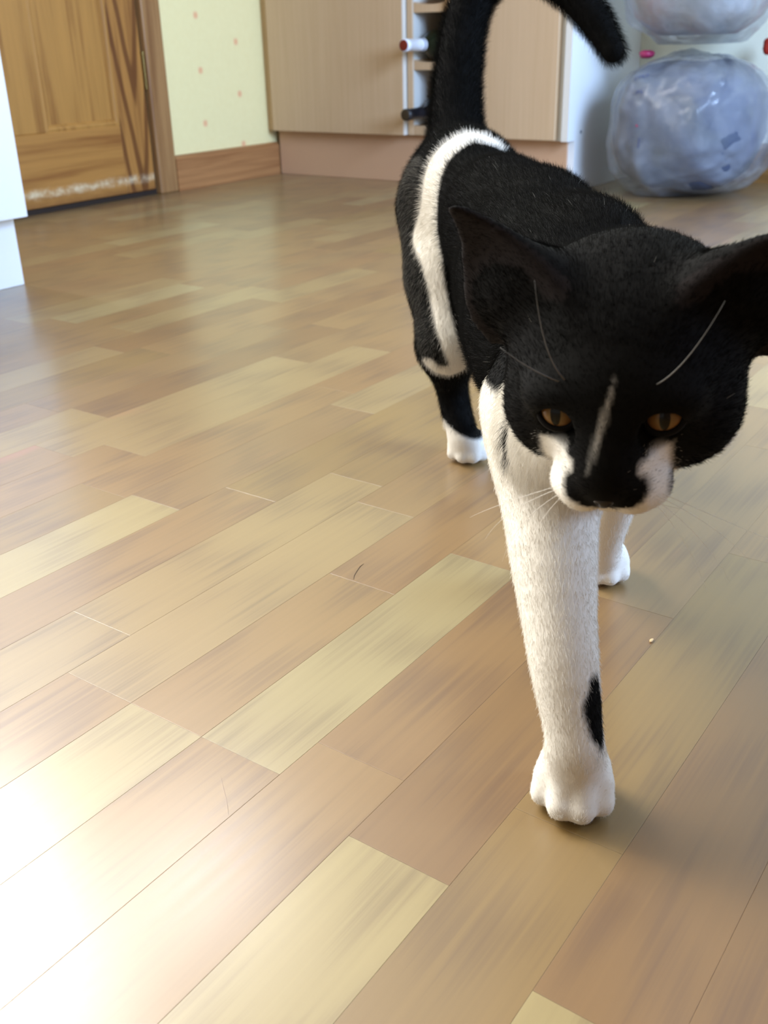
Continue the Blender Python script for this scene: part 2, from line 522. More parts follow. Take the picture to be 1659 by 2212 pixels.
for z in (0.324, 0.465, 0.606, 0.747):
    put('shelf', scalloped(z), M['cab'], w)

u2 = unit('kitchen_cabinet', (2.72, 1.39, 0), 'beech laminate base cabinet with plain door beside the white end panel', 'cabinet')
put('carcass', box_bm(2.5125, WX - 0.002, 1.2175, 1.558, 0.128, 0.868), M['inner'], u2)
d2 = door_leaf(u2, 1.236, 1.556)

# end panel with a toe-kick notch
ep = bmesh.new()
out = [(FX + 0.002, 0.128), (FX + 0.002, 0.868), (WX - 0.001, 0.868), (WX - 0.001, 0.0), (2.538, 0.0), (2.538, 0.128)]
a_ = [ep.verts.new((x, 1.199, z)) for x, z in out]
b_ = [ep.verts.new((x, 1.217, z)) for x, z in out]
ep.faces.new(a_); ep.faces.new(b_[::-1])
for i in range(6):
    j = (i + 1) % 6
    ep.faces.new((a_[i], b_[i], b_[j], a_[j]))
bmesh.ops.recalc_face_normals(ep, faces=ep.faces)
epo = put('end_panel', ep, M['white'], None, origin=(2.72, 1.21, 0))
tag(epo, 'white laminate end panel closing the beech cabinet run beside the plastic bags', 'panel')
vs, fs = lathe([(0, 0.0042), (0.0006, 0.0042), (0.0012, 0.003)], (2.572, 1.1992, 0.147), (0, -1, 0), 12)
raw('screw_cover', vs, fs, M['hole'], epo)
es = put('edge_strip', box_bm(FX + 0.0006, FX + 0.0018, 1.199, 1.217, 0.129, 0.868), M['edge'], epo)

pl = put('plinth', box_bm(2.534, 2.552, 1.2175, 2.199, 0.0, 0.127, 0.001), M['plinth'], None, origin=(2.543, 1.7, 0))
tag(pl, 'beech laminate plinth board under the row of kitchen cabinets', 'plinth')
fp = put('filler_strip', box_bm(2.512, 2.530, 2.1905, 2.2195, 0.130, 0.866, 0.001), M['cab'], None, origin=(2.52, 2.2, 0.13))
tag(fp, 'narrow beech strip closing the gap between cabinet and dotted wallpaper', 'strip')
wt = put('worktop', box_bm(2.47, WX - 0.001, 1.19, WY - 0.001, 0.868, 0.906, 0.004, 2), M['worktop'], None, origin=(2.7, 1.7, 0.868))
tag(wt, 'grey worktop running over the beech cabinets and wine rack', 'worktop')

# bottles lying in the rack, neck outwards
glass_g = simple('green_bottle_glass', (26, 32, 20), 0.12, 0.6)
glass_k = simple('black_bottle_glass', (16, 16, 20), 0.14, 0.6)
BY = 1.632
def bottle(label, z, tip, foil_rgb, cap_rgb, glass, foil_len=0.080):
    b = empty('wine_bottle', (tip + 0.16, BY, z - 0.037), label, 'bottle', None)
    v, f = lathe([(0.004, 0.0), (0.006, 0.0135), (0.085, 0.0142), (0.105, 0.0165), (0.125, 0.026), (0.142, 0.035), (0.155, 0.0370), (0.285, 0.0370), (0.292, 0.035), (0.296, 0.0)], (tip, BY, z), (1, 0, 0), 32)
    raw('glass', v, f, glass, b)
    v, f = lathe([(0.0022, 0.0125), (0.0024, 0.0152), (0.020, 0.0155), (0.0205, 0.0149), (foil_len, 0.0152), (foil_len + 0.012, 0.0165), (foil_len + 0.013, 0.0160)], (tip, BY, z), (1, 0, 0), 32)
    raw('foil', v, f, simple('foil', foil_rgb, 0.38, 0.5), b)
    v, f = lathe([(0.0, 0.0118), (0.0004, 0.0132), (0.0021, 0.0136), (0.0023, 0.0)], (tip, BY, z), (1, 0, 0), 32)
    raw('cap', v, f, simple('cap', cap_rgb, 0.45, 0.4), b)
    return b
b1 = bottle('green wine bottle with white foil neck and dark red cap in the rack', 0.361, 2.394, (232, 238, 246), (120, 40, 24), glass_g)
b2 = bottle('dark wine bottle with black foil neck lying lowest in the rack', 0.1915, 2.398, (22, 24, 30), (58, 46, 30), glass_k, 0.062)
v, f = lathe([(0.081, 0.0156), (0.0828, 0.0160), (0.0846, 0.0164)], (2.394, BY, 0.361), (1, 0, 0), 32)
raw('foil_band', v, f, simple('blue_grey_band', (96, 112, 140), 0.4), b1)
# ------------------------------------------------------------------ white unit at the left
wu = unit('white_cabinet', (0.79, 1.82, 0), 'white base cabinet with recessed plinth in front of the pine door', 'cabinet')
put('carcass', box_bm(0.49, 1.086, 1.5385, 2.10, 0.118, 0.868, 0.001), M['white'], wu)
put('door', box_bm(0.493, 1.090, 1.520, 1.538, 0.119, 0.866, 0.0015, 2), M['white'], wu)
put('plinth', box_bm(0.49, 1.088, 1.559, 1.577, 0.0, 0.117, 0.001), M['white'], wu)
wt2 = put('worktop', box_bm(0.485, 1.10, 1.50, 2.12, 0.8685, 0.906, 0.004, 2), M['worktop'], None, origin=(0.8, 1.8, 0.868))
tag(wt2, 'grey worktop over the white cabinet by the pine door', 'worktop')

# ------------------------------------------------------------------ two stuffed plastic bags
def fold_noise(p, seed, scale):
    """sum of crossing ridges: creased film"""
    r = np.random.default_rng(seed)
    out = np.zeros(len(p))
    amp = 1.0
    for o in range(5):
        for _ in range(3):
            d = r.normal(size=3); d /= np.linalg.norm(d)
            ph = r.uniform(0, 6.28)
            q = p @ d * scale + ph + 1.3 * np.sin(p @ r.normal(size=3) * scale * 0.35)
            out += amp * (1 - 2 * np.abs(np.sin(q))) / 3
        scale *= 1.9; amp *= 0.55
    return out

def sack(center, radii, power, seed, amp, n_u=150, n_v=100, flat_bottom=0.9, crease=16.0, taper=(0.84, 0.97, 1.03, 1.02, 0.99, 0.94)):
    u_ = np.linspace(0, 2 * np.pi, n_u, endpoint=False)
    v_ = np.linspace(-np.pi / 2, np.pi / 2, n_v)
    V, U = np.meshgrid(v_, u_, indexing='ij')
    sgn = lambda x, e: np.sign(x) * np.abs(x) ** e
    e = 2 / power
    X = sgn(np.cos(V), e) * sgn(np.cos(U), e); Y = sgn(np.cos(V), e) * sgn(np.sin(U), e); Z = sgn(np.sin(V), 0.62)
    P = np.stack([X, Y, Z], -1).reshape(-1, 3)
    N = P / np.maximum(np.linalg.norm(P, axis=1, keepdims=True), 1e-6)
    h = fold_noise(N * 0.16, seed, crease)
    big = np.sin(N @ np.array([3.1, 1.7, 2.2]) + seed) * 0.02 + np.sin(N @ np.array([-2.3, 4.1, 1.2]) + 2 * seed) * 0.02
    P = P * np.array(radii) * (1 + big)[:, None] + N * (h * amp)[:, None]
    t_ = np.clip(P[:, 2] / radii[2], -1, 1)          # slumped: fuller low down, drawn in at the neck and under the base
    tp = np.interp(t_, [-1, -0.6, -0.2, 0.3, 0.7, 1.0], taper)
    P[:, 0] *= tp; P[:, 1] *= tp
    P[:, 2] = np.maximum(P[:, 2], -flat_bottom * radii[2])
    P += np.array(center)
    F = []
    for i in range(n_v - 1):
        for j in range(n_u):
            k = (j + 1) % n_u
            F.append((i * n_u + j, i * n_u + k, (i + 1) * n_u + k, (i + 1) * n_u + j))
    return P, F

def mat_film():
    t = NT('clear_polythene')
    tr = t.n('BsdfTransparent'); tr.inputs[0].default_value = (0.96, 0.97, 1.0, 1)
    gl = t.n('BsdfGlossy'); gl.inputs['Roughness'].default_value = 0.24; gl.inputs['Color'].default_value = (1, 1, 1, 1)
    df = t.n('BsdfDiffuse'); df.inputs['Color'].default_value = (0.52, 0.58, 0.68, 1)
    fr = t.n('Fresnel'); fr.inputs[0].default_value = 1.5
    v = t.coords((1, 1, 1))
    milky = t.ramp(t.noise(v, 6.0, 4, 0.6, 0.4), [(0.34, 0.05), (0.75, 0.36)])
    m1 = t.n('MixShader'); m2 = t.n('MixShader')
    t.l(milky, m1.inputs[0]); t.l(tr.outputs[0], m1.inputs[1]); t.l(df.outputs[0], m1.inputs[2])
    t.l(t.math('ADD', t.math('MULTIPLY', fr.outputs[0], 0.5), 0.015), m2.inputs[0]); t.l(m1.outputs[0], m2.inputs[1]); t.l(gl.outputs[0], m2.inputs[2])
    bp = t.n('Bump'); bp.inputs['Strength'].default_value = 0.3; bp.inputs['Distance'].default_value = 0.003
    t.l(t.noise(v, 38.0, 4, 0.6, 1.5), bp.inputs['Height'])
    for s in (gl, df, fr): t.l(bp.outputs[0], s.inputs['Normal'])
    out = [x for x in t.t.nodes if x.type == 'OUTPUT_MATERIAL'][0]
    t.l(m2.outputs[0], out.inputs[0])
    return t.m
def mat_contents(name, cols):
    t = NT(name)
    f = t.noise(t.coords((1, 1, 1)), 6.0, 3, 0.55, 0.6)
    t.bump(t.noise(t.coords((1, 1, 1)), 22.0, 4, 0.6), 0.6, 0.006)
    return t.set(t.ramp(f, cols), 0.6, 0.3)
film = mat_film()
cont1 = mat_contents('grey_wrapped_contents', [(0.35, srgb(84, 90, 92)), (0.5, srgb(72, 82, 100)), (0.65, srgb(62, 74, 104))])
cont2 = mat_contents('mixed_wrapped_contents', [(0.32, srgb(140, 146, 144)), (0.48, srgb(172, 174, 172)), (0.60, srgb(168, 144, 136)), (0.70, srgb(140, 152, 168))])
ink = simple('dark_blue_print', (50, 62, 110), 0.5)
pinkm = simple('magenta_wrapper', (170, 44, 90), 0.4)
redm = simple('red_wrapper', (176, 44, 30), 0.4)

BC = (2.645, 0.935, 0.161)
BR = (0.205, 0.195, 0.176)
bag1 = empty('plastic_bag', (BC[0], BC[1], 0), 'clear plastic bag stuffed with pale packs standing on the floor by the white panel', 'bag')
P_, F_ = sack(BC, BR, 2.8, 3, 0.0125, crease=15.0)
raw('film', P_, F_, film, bag1)
P_, F_ = sack(BC, tuple(r * 0.87 for r in BR), 3.2, 5, 0.006, 90, 60)
raw('contents', P_, F_, cont1, bag1)
TC = (2.665, 0.945, 0.500)
TR = (0.195, 0.180, 0.168)
bag2 = empty('plastic_bag', (TC[0], TC[1], TC[2] - 0.15), 'clear plastic bag of pale packs lying on top of the lower bag', 'bag')
P_, F_ = sack(TC, TR, 2.6, 11, 0.0110, crease=15.0)
raw('film', P_, F_, film, bag2)
P_, F_ = sack(TC, tuple(r * 0.87 for r in TR), 3.0, 8, 0.006, 90, 60)
raw('contents', P_, F_, cont2, bag2)
from mathutils.bvhtree import BVHTree
def patch_on(bag_film, name, pos, nrm, strokes, mat, parent, lift=0.003):
    """flat print on the film: each stroke is (across, up, width, height), snapped to the surface"""
    me = bag_film.data
    off = Vector(bag_film.parent.location) + Vector(bag_film.location)
    tree = BVHTree.FromPolygons([v.co + off for v in me.vertices], [p.vertices[:] for p in me.polygons])
    n = Vector(nrm).normalized(); up_ = Vector((0, 0, 1)); r = up_.cross(n).normalized(); u_ = n.cross(r)
    bm = bmesh.new()
    for sx, sy, w, h in strokes:
        g = []
        for j in range(3):
            row = []
            for i in range(3):
                q = Vector(pos) + r * (sx + (i / 2 - 0.5) * w) + u_ * (sy + (j / 2 - 0.5) * h)
                hit = tree.find_nearest(q)
                row.append(bm.verts.new(hit[0] + (hit[1] if hit[1].dot(n) > 0 else -hit[1]) * lift))
            g.append(row)
        for j in range(2):
            for i in range(2):
                bm.faces.new((g[j][i], g[j][i + 1], g[j + 1][i + 1], g[j + 1][i]))
    return put(name, bm, mat, parent)
f1 = [c for c in bag1.children if c.name.startswith('film')][0]
f2 = [c for c in bag2.children if c.name.startswith('film')][0]
rs = random.Random(4)
def glyphs(n, w, h):
    out = []
    for i in range(n):
        x = (i - (n - 1) / 2) * w
        out.append((x - w * 0.25, 0, w * 0.22, h))
        out.append((x + w * 0.08, rs.choice((-h * 0.36, 0, h * 0.36)), w * 0.45, h * 0.24))
    return out
DV = (-0.80, -0.30, 0.15)
patch_on(f1, 'print_mark', (2.4843, 1.0063, 0.2755), DV, glyphs(4, 0.008, 0.013), ink, bag1)
patch_on(f1, 'print_mark', (2.4479, 1.0009, 0.2529), DV, glyphs(3, 0.009, 0.012), ink, bag1)
patch_on(f1, 'print_mark', (2.3623, 0.9871, 0.1352), DV, glyphs(3, 0.010, 0.017), ink, bag1)
patch_on(f1, 'print_mark', (2.3721, 1.0035, 0.1726), DV, [(0, 0, 0.012, 0.008)], pinkm, bag1)
sc = raw('wrapper_scrap', *sack((2.6171, 1.0533, 0.3279), (0.022, 0.018, 0.011), 2.2, 21, 0.002, 24, 14), pinkm, bag1)
sc['label'] = 'magenta wrapper corner between the bags'
sc = raw('wrapper_scrap', *sack((2.8548, 0.8268, 0.3375), (0.012, 0.016, 0.022), 2.2, 23, 0.002, 24, 14), redm, bag2)
sc['label'] = 'red wrapper corner'
# ------------------------------------------------------------------ the cat
KP = {
    'pelvis': (0.8608, 0.5175, 0.2406),
    'loin': (0.7860, 0.4328, 0.2294),
    'mid': (0.6914, 0.3570, 0.2069),
    'ribs': (0.6175, 0.3002, 0.1967),
    'chest': (0.5555, 0.2441, 0.1962),
    'withers': (0.6072, 0.2419, 0.2473),
    'rump': (0.8888, 0.5297, 0.2808),
    'spinemid': (0.7333, 0.3533, 0.2510),
    'neck_a': (0.5419, 0.2244, 0.2304),
    'neck_b': (0.4670, 0.1920, 0.2489),
    'throat': (0.4656, 0.2084, 0.1847),
    'tail0': (0.9024, 0.5537, 0.2752),
    'tail1': (0.9372, 0.5754, 0.3155),
    'tail2': (0.9614, 0.5877, 0.3490),
    'tail3': (0.9897, 0.5982, 0.3874),
    'tail4': (1.0100, 0.5958, 0.4195),
    'tail5': (1.0230, 0.5737, 0.4377),
    'tail6': (1.0323, 0.5416, 0.4372),
    'tail7': (1.0342, 0.5084, 0.4225),
    'tail8': (1.0291, 0.4741, 0.3945),
    'tail9': (1.0184, 0.4449, 0.3630),
    'back': (0.7396, 0.3730, 0.2394),
    'back2': (0.6675, 0.2996, 0.2350),
    'rh_hip': (0.8453, 0.5312, 0.2311),
    'rh_thigh': (0.8074, 0.5011, 0.1752),
    'rh_knee': (0.7670, 0.4782, 0.1240),
    'rh_hock': (0.8039, 0.4958, 0.0684),
    'rh_ankle': (0.7928, 0.4765, 0.0252),
    'rh_paw': (0.7809, 0.4637, 0.0000),
    'lh_hip': (0.8420, 0.4638, 0.2236),
    'lh_paw': (0.7450, 0.3600, 0.0000),
    'rf_sh': (0.4952, 0.2410, 0.1825),
    'rf_elbow': (0.4577, 0.2182, 0.1363),
    'rf_mid': (0.4223, 0.1920, 0.0895),
    'rf_wrist': (0.4049, 0.1742, 0.0491),
    'rf_ank': (0.4044, 0.1720, 0.0338),
    'rf_paw': (0.3869, 0.1647, -0.0000),
    'lf_sh': (0.5481, 0.2112, 0.1777),
    'lf_elbow': (0.5886, 0.2373, 0.1155),
    'lf_wrist': (0.6233, 0.2549, 0.0442),
    'lf_paw': (0.6288, 0.2541, 0.0000),
    'head_r': (0.2757, -0.9599, 0.0519),
    'head_u': (-0.3156, -0.0394, 0.9481),
    'head_f': (-0.9080, -0.2777, -0.3138),
    'head_o': (0.4046, 0.1637, 0.2431),
}
KP = {k: np.array(v) for k, v in KP.items()}
HO, HR, HU, HF = (KP['head_' + k] for k in 'oruf')
def H(r, u, f): return HO + 0.01 * (r * HR + u * HU + f * HF)      # head frame, centimetres

VOX = 0.0022
PR = []      # (kind, data, blend, flow, region)
def cap(a, b, ra, rb, k=0.006, flow=None, reg='body'):
    a, b = np.array(a, float), np.array(b, float)
    f = (b - a) if flow is None else np.array(flow, float)
    PR.append(('cap', (a, b, ra, rb), k, f / (np.linalg.norm(f) + 1e-9), reg))
def ell(c, axes, radii, k=0.006, flow=(0, 0, -1), reg='body'):
    f = np.array(flow, float)
    PR.append(('ell', (np.array(c, float), np.array(axes, float), np.array(radii, float)), k, f / np.linalg.norm(f), reg))
def chain(pts, rads, k=0.006, reg='body'):
    """a limb: one smooth tapering tube through the joints"""
    p = np.array(pts, float); r = np.array(rads, float)
    q = np.concatenate([[2 * p[0] - p[1]], p, [2 * p[-1] - p[-2]]])
    n, c, rr = 5, [], []
    for i in range(len(p) - 1):
        for j in range(n):
            t = j / n
            a, b, d, e = q[i], q[i + 1], q[i + 2], q[i + 3]
            c.append(0.5 * (2 * b + (d - a) * t + (2 * a - 5 * b + 4 * d - e) * t * t + (3 * b - a - 3 * d + e) * t ** 3))
            s = t * t * (3 - 2 * t)
            rr.append(r[i] + (r[i + 1] - r[i]) * (0.5 * t + 0.5 * s))
    c.append(p[-1]); rr.append(r[-1])
    PR.append(('tube', (np.array(c), np.array(rr)), k, np.zeros(3), reg))

def d_cap(p, a, b, ra, rb):
    ba = b - a
    h = np.clip((p - a) @ ba / (ba @ ba + 1e-12), 0, 1)
    return np.linalg.norm(p - a - h[..., None] * ba, axis=-1) - (ra + (rb - ra) * h)
def d_tube(p, c, r):
    best = None
    for i in range(len(c) - 1):
        d = d_cap(p, c[i], c[i + 1], r[i], r[i + 1])
        best = d if best is None else np.minimum(best, d)
    return best
def d_ell(p, c, A, r):
    q = (p - c) @ A.T
    k0 = np.linalg.norm(q / r, axis=-1)
    k1 = np.linalg.norm(q / (r * r), axis=-1)
    return k0 * (k0 - 1) / np.maximum(k1, 1e-9)
def d_ear(p, o, W, U, N, w0, L, th):
    """thin cupped triangle: base half-width w0, length L"""
    q = p - o
    x, y, z = q @ W, q @ U, q @ N
    t = np.clip(y / L, 0, 1)
    half = w0 * (1 - t ** 1.35) * (1 - 0.12 * t) + 0.0015
    d2 = np.maximum(np.abs(x) - half, np.maximum(y - L, -y - 0.014))
    cup = -0.010 * (1 - (x / (w0 * 1.05)) ** 2) * (1 - t) ** 0.6
    d1 = np.abs(z - cup) - th * (1.25 - 0.7 * t)
    return np.where((d2 > 0) & (d1 > 0), np.hypot(np.maximum(d2, 0), np.maximum(d1, 0)), np.maximum(d2, d1)) - 0.0012
DF = {'cap': d_cap, 'tube': d_tube, 'ell': d_ell, 'ear': d_ear}

def frame(f, up=(0, 0, 1)):
    f = np.array(f, float); f /= np.linalg.norm(f)
    s = np.cross(f, up); s /= np.linalg.norm(s)
    return np.array([f, s, np.cross(s, f)])
AX = KP['chest'] - KP['pelvis']; AXN = AX / np.linalg.norm(AX)
BF = frame(AX)                                   # forward, side (cat's right is +side?), up
SIDE = BF[1]; UPB = BF[2]
BACK = -AXN
# trunk
ell(KP['pelvis'], BF, (0.085, 0.056, 0.060), 0.010, BACK)
ell(KP['loin'], BF, (0.085, 0.052, 0.058), 0.010, BACK)
ell(KP['mid'], BF, (0.090, 0.056, 0.063), 0.010, BACK)
ell(KP['ribs'], BF, (0.090, 0.060, 0.066), 0.010, BACK)
ell(KP['chest'] + 0.008 * BACK, BF, (0.075, 0.053, 0.064), 0.010, BACK)
ell(KP['back'], BF, (0.075, 0.045, 0.045), 0.010, BACK)
ell(KP['back2'], BF, (0.075, 0.042, 0.042), 0.010, BACK)
ell(KP['rump'] + np.array([0, 0, -0.030]), BF, (0.042, 0.044, 0.042), 0.010, BACK)
ell(KP['withers'] + np.array([0, 0, -0.032]), BF, (0.055, 0.036, 0.036), 0.008, BACK)
# neck and breast
cap(KP['withers'] + np.array([-0.01, 0, -0.045]), H(0, -0.6, -4.2), 0.046, 0.040, 0.008, BACK)
cap(KP['chest'], KP['throat'] + 0.012 * BACK, 0.052, 0.036, 0.008, (0, 0, -1))
cap(KP['throat'] + 0.012 * BACK, H(0, -2.4, -1.0), 0.034, 0.030, 0.008, (0, 0, -1))
# front legs
rf = [KP['rf_sh'] + 0.012 * BACK, KP['rf_elbow'], KP['rf_mid'], KP['rf_wrist'], KP['rf_ank']]
chain(rf + [KP['rf_paw'] + np.array([0.026, 0.0105, 0.017])], [0.036, 0.0250, 0.0190, 0.0150, 0.0148, 0.0135], 0.005, 'rf')
lf = [KP['lf_sh'], KP['lf_elbow'], KP['lf_wrist']]
chain(lf + [KP['lf_paw'] + np.array([0.024, 0.0105, 0.016])], [0.034, 0.0220, 0.0135, 0.0122], 0.005, 'lf')
# hind legs
rh = [KP['rh_hip'], KP['rh_thigh'], KP['rh_knee']]
cap(rh[0], rh[1], 0.044, 0.038, 0.008, (0, 0, -1), 'rh')
cap(rh[1], rh[2], 0.038, 0.025, 0.007, (0, 0, -1), 'rh')
chain([rh[2], KP['rh_hock'], KP['rh_ankle'], KP['rh_paw'] + np.array([0.022, 0.012, 0.015])], [0.0250, 0.0150, 0.0130, 0.0122], 0.005, 'rh')
lhk = KP['lh_paw'] + np.array([-0.015, -0.005, 0.125]); lhh = KP['lh_paw'] + np.array([0.045, 0.035, 0.072])
cap(KP['lh_hip'], lhk, 0.046, 0.026, 0.007, (0, 0, -1), 'lh')
chain([lhk, lhh, KP['lh_paw'] + np.array([0.022, 0.012, 0.024])], [0.024, 0.0140, 0.0125], 0.005, 'lh')
# tail
tl = [KP['tail%d' % i] for i in range(10)]
tr_ = [0.0270, 0.0240, 0.0225, 0.0215, 0.0205, 0.0190, 0.0180, 0.0170, 0.0155, 0.0110]
chain(tl, tr_, 0.004, 'tail')

def paw(tip, fwd, name, s=1.0, z=0.0):
    """four toes fanned round a metacarpal pad; tip = foremost point on the floor"""
    f = np.array([fwd[0], fwd[1], 0.0]); f /= np.linalg.norm(f)
    sd = np.array([-f[1], f[0], 0.0])
    c = np.array([tip[0], tip[1], z]) - f * 0.020 * s
    A = np.array([f, sd, [0, 0, 1]])
    ell(c + np.array([0, 0, 0.0145 * s]) - f * 0.009 * s, A, np.array([0.0155, 0.0155, 0.0140]) * s, 0.004, f, name)
    for lat, fw, yaw in ((-0.0143, -0.0045, -0.12), (-0.0052, 0.0048, -0.03), (0.0052, 0.0054, 0.03), (0.0143, -0.0025, 0.12)):
        g = f + sd * yaw * np.sign(1); g /= np.linalg.norm(g)
        b = c + sd * lat * s + f * (fw + 0.0062) * s + np.array([0, 0, 0.0086 * s])
        m = b - g * 0.0052 * s + np.array([0, 0, 0.0082 * s])
        a = b - g * 0.0175 * s + np.array([0, 0, 0.0128 * s]) - sd * lat * s * 0.12
        PR.append(('cap', (a, m, 0.0060 * s, 0.0064 * s), 0.0008, f, name))
        PR.append(('cap', (m, b, 0.0064 * s, 0.0072 * s), 0.0008, f, name))
    return c
FD = -np.array([0.92, 0.39, 0])
pc_rf = paw(KP['rf_paw'] + np.array([-0.004, -0.0015, 0]), (-0.93, -0.37), 'rf', 1.06)
pc_lf = paw(KP['lf_paw'], (-0.90, -0.44), 'lf', 0.95)
pc_rh = paw(KP['rh_paw'], (-0.86, -0.50), 'rh', 0.97)
pc_lh = paw(KP['lh_paw'], (-0.86, -0.50), 'lh', 0.95)
up = lambda v: np.array([0, 0, v])
cap(KP['lh_paw'] + np.array([0.022, 0.012, 0.024]), pc_lh + up(0.013), 0.0125, 0.0125, 0.004, None, 'lh')

# head
HA = np.array([HF, HR, HU])
ell(H(0, 0.75, -1.6), HA, (0.0480, 0.0450, 0.0370), 0.006, -HF, 'head')
ell(H(0, 1.2, -3.6), HA, (0.036, 0.042, 0.032), 0.006, -HF, 'head')
for s in (-1, 1):
    ell(H(2.9 * s, -1.5, -0.2), HA, (0.025, 0.0225, 0.024), 0.006, -HF + s * HR * 0.8, 'head')
    ell(H(2.15 * s, 0.92, 2.45), HA, (0.0105, 0.0135, 0.0070), 0.004, -HF + HU * 0.5, 'head')
    cap(H(1.0 * s, -2.75, 4.1), H(1.35 * s, -3.0, 3.3), 0.0118, 0.0130, 0.003, -HF + s * HR, 'head')
ell(H(0, -1.9, 2.6), HA, (0.026, 0.0185, 0.0175), 0.005, -HF, 'head')
cap(H(0, 0.5, 2.6), H(0, -1.55, 4.55), 0.0120, 0.0088, 0.004, HU * 0.5 - HF, 'head')
ell(H(0, -3.75, 3.1), HA, (0.013, 0.0105, 0.0085), 0.003, -HF, 'head')
def ear(s, base, tip, face, w0):
    o = H(*base); t_ = H(*tip)
    U = t_ - o; L = np.linalg.norm(U); U /= L
    N = 0.01 * (face[0] * HR + face[1] * HU + face[2] * HF); N -= U * (N @ U); N /= np.linalg.norm(N)
    W = np.cross(U, N)
    PR.append(('ear', (o, W, U, N, w0, L, 0.0016), 0.004, U, 'ear'))
    ell(o + U * 0.002 - N * 0.006, np.array([N, W, U]), (0.014, w0 * 0.86, 0.016), 0.005, U, 'head')
    return o, U, N, L
ear_l = ear(-1, (-4.5, 2.8, -1.6), (-7.05, 7.35, -1.6), (-0.55, 0.10, 1.0), 0.0270)
ear_r = ear(1, (4.8, 2.5, -1.6), (7.1, 6.1, -1.6), (0.55, 0.10, 1.0), 0.0270)

# eye sockets and the fine grooves of mouth and nose are cut out of the field
CUT = []
EYE = {}
for s in (-1, 1):
    EYE[s] = H(2.13 * s, -0.02, 2.35)
    CUT.append(('cap', (H(2.13 * s, 0.0, 2.9), H(2.13 * s, -0.05, 3.8), 0.0083, 0.0095)))

def build_field():
    allp = []
    for kind, dat, k, f, reg in PR:
        if kind == 'cap': a, b, ra, rb = dat; lo = np.minimum(a - max(ra, rb), b - max(ra, rb)); hi = np.maximum(a + max(ra, rb), b + max(ra, rb))
        elif kind == 'tube': c, r = dat; lo = c.min(0) - r.max(); hi = c.max(0) + r.max()
        elif kind == 'ell': c, A, r = dat; e = np.sqrt(((A * r[:, None]) ** 2).sum(0)); lo, hi = c - e, c + e
        else:
            o, W, U, N, w0, L, th = dat
            cs = [o + W * sx * w0 * 1.1 + U * sy for sx in (-1, 1) for sy in (-0.016, L)]
            cs = np.array([c + N * sn for c in cs for sn in (-0.013, 0.006)]); lo, hi = cs.min(0), cs.max(0)
        allp.append((lo, hi))
    LO = np.min([a for a, _ in allp], 0) - 0.012; HI = np.max([b for _, b in allp], 0) + 0.012
    LO[2] = min(LO[2], -0.008)
    n = np.ceil((HI - LO) / VOX).astype(int) + 1
    S = {}
    G = np.full(n, 0.05, np.float32)
    acc = np.zeros(n, np.float32)          # log-sum-exp with the widest blend, rescaled per primitive
    # smooth union in two passes: soft (bodies) and crisp (toes, ears)
    soft = np.zeros(n, np.float32); K1 = 0.0065
    crisp = np.zeros(n, np.float32); K2 = 0.0009
    for (kind, dat, k, f, reg), (lo, hi) in zip(PR, allp):
        m = 0.022 if k > 0.003 else 0.012
        i0 = np.maximum(((lo - m - LO) / VOX).astype(int), 0); i1 = np.minimum(((hi + m - LO) / VOX).astype(int) + 2, n)
        gx, gy, gz = [LO[a] + VOX * np.arange(i0[a], i1[a]) for a in range(3)]
        p = np.stack(np.meshgrid(gx, gy, gz, indexing='ij'), -1)
        d = DF[kind](p, *dat)
        sl = tuple(slice(i0[a], i1[a]) for a in range(3))
        if k > 0.003: soft[sl] += np.exp(-np.clip(d, -0.09, 0.09) / K1).astype(np.float32)
        else: crisp[sl] += np.exp(-np.clip(d, -0.03, 0.06) / K2).astype(np.float32)
    ds = np.where(soft > 0, -K1 * np.log(np.maximum(soft, 1e-12)), 0.05)
    dc = np.where(crisp > 0, -K2 * np.log(np.maximum(crisp, 1e-18)), 0.05)
    k = 0.0028
    h = np.clip(0.5 + 0.5 * (dc - ds) / k, 0, 1)
    D = dc + (ds - dc) * h - k * h * (1 - h)
    for kind, dat in CUT:
        a, b, ra, rb = dat
        lo = np.minimum(a, b) - 0.02; hi = np.maximum(a, b) + 0.02
        i0 = np.maximum(((lo - LO) / VOX).astype(int), 0); i1 = np.minimum(((hi - LO) / VOX).astype(int) + 2, n)
        gx, gy, gz = [LO[q] + VOX * np.arange(i0[q], i1[q]) for q in range(3)]
        p = np.stack(np.meshgrid(gx, gy, gz, indexing='ij'), -1)
        sl = tuple(slice(i0[q], i1[q]) for q in range(3))
        D[sl] = np.maximum(D[sl], -DF[kind](p, *dat))
    # the pads are pressed flat on the floor
    zz = (LO[2] + VOX * np.arange(n[2]))[None, None, :]
    D = np.maximum(D, -(zz - 0.0006))
    return D, LO

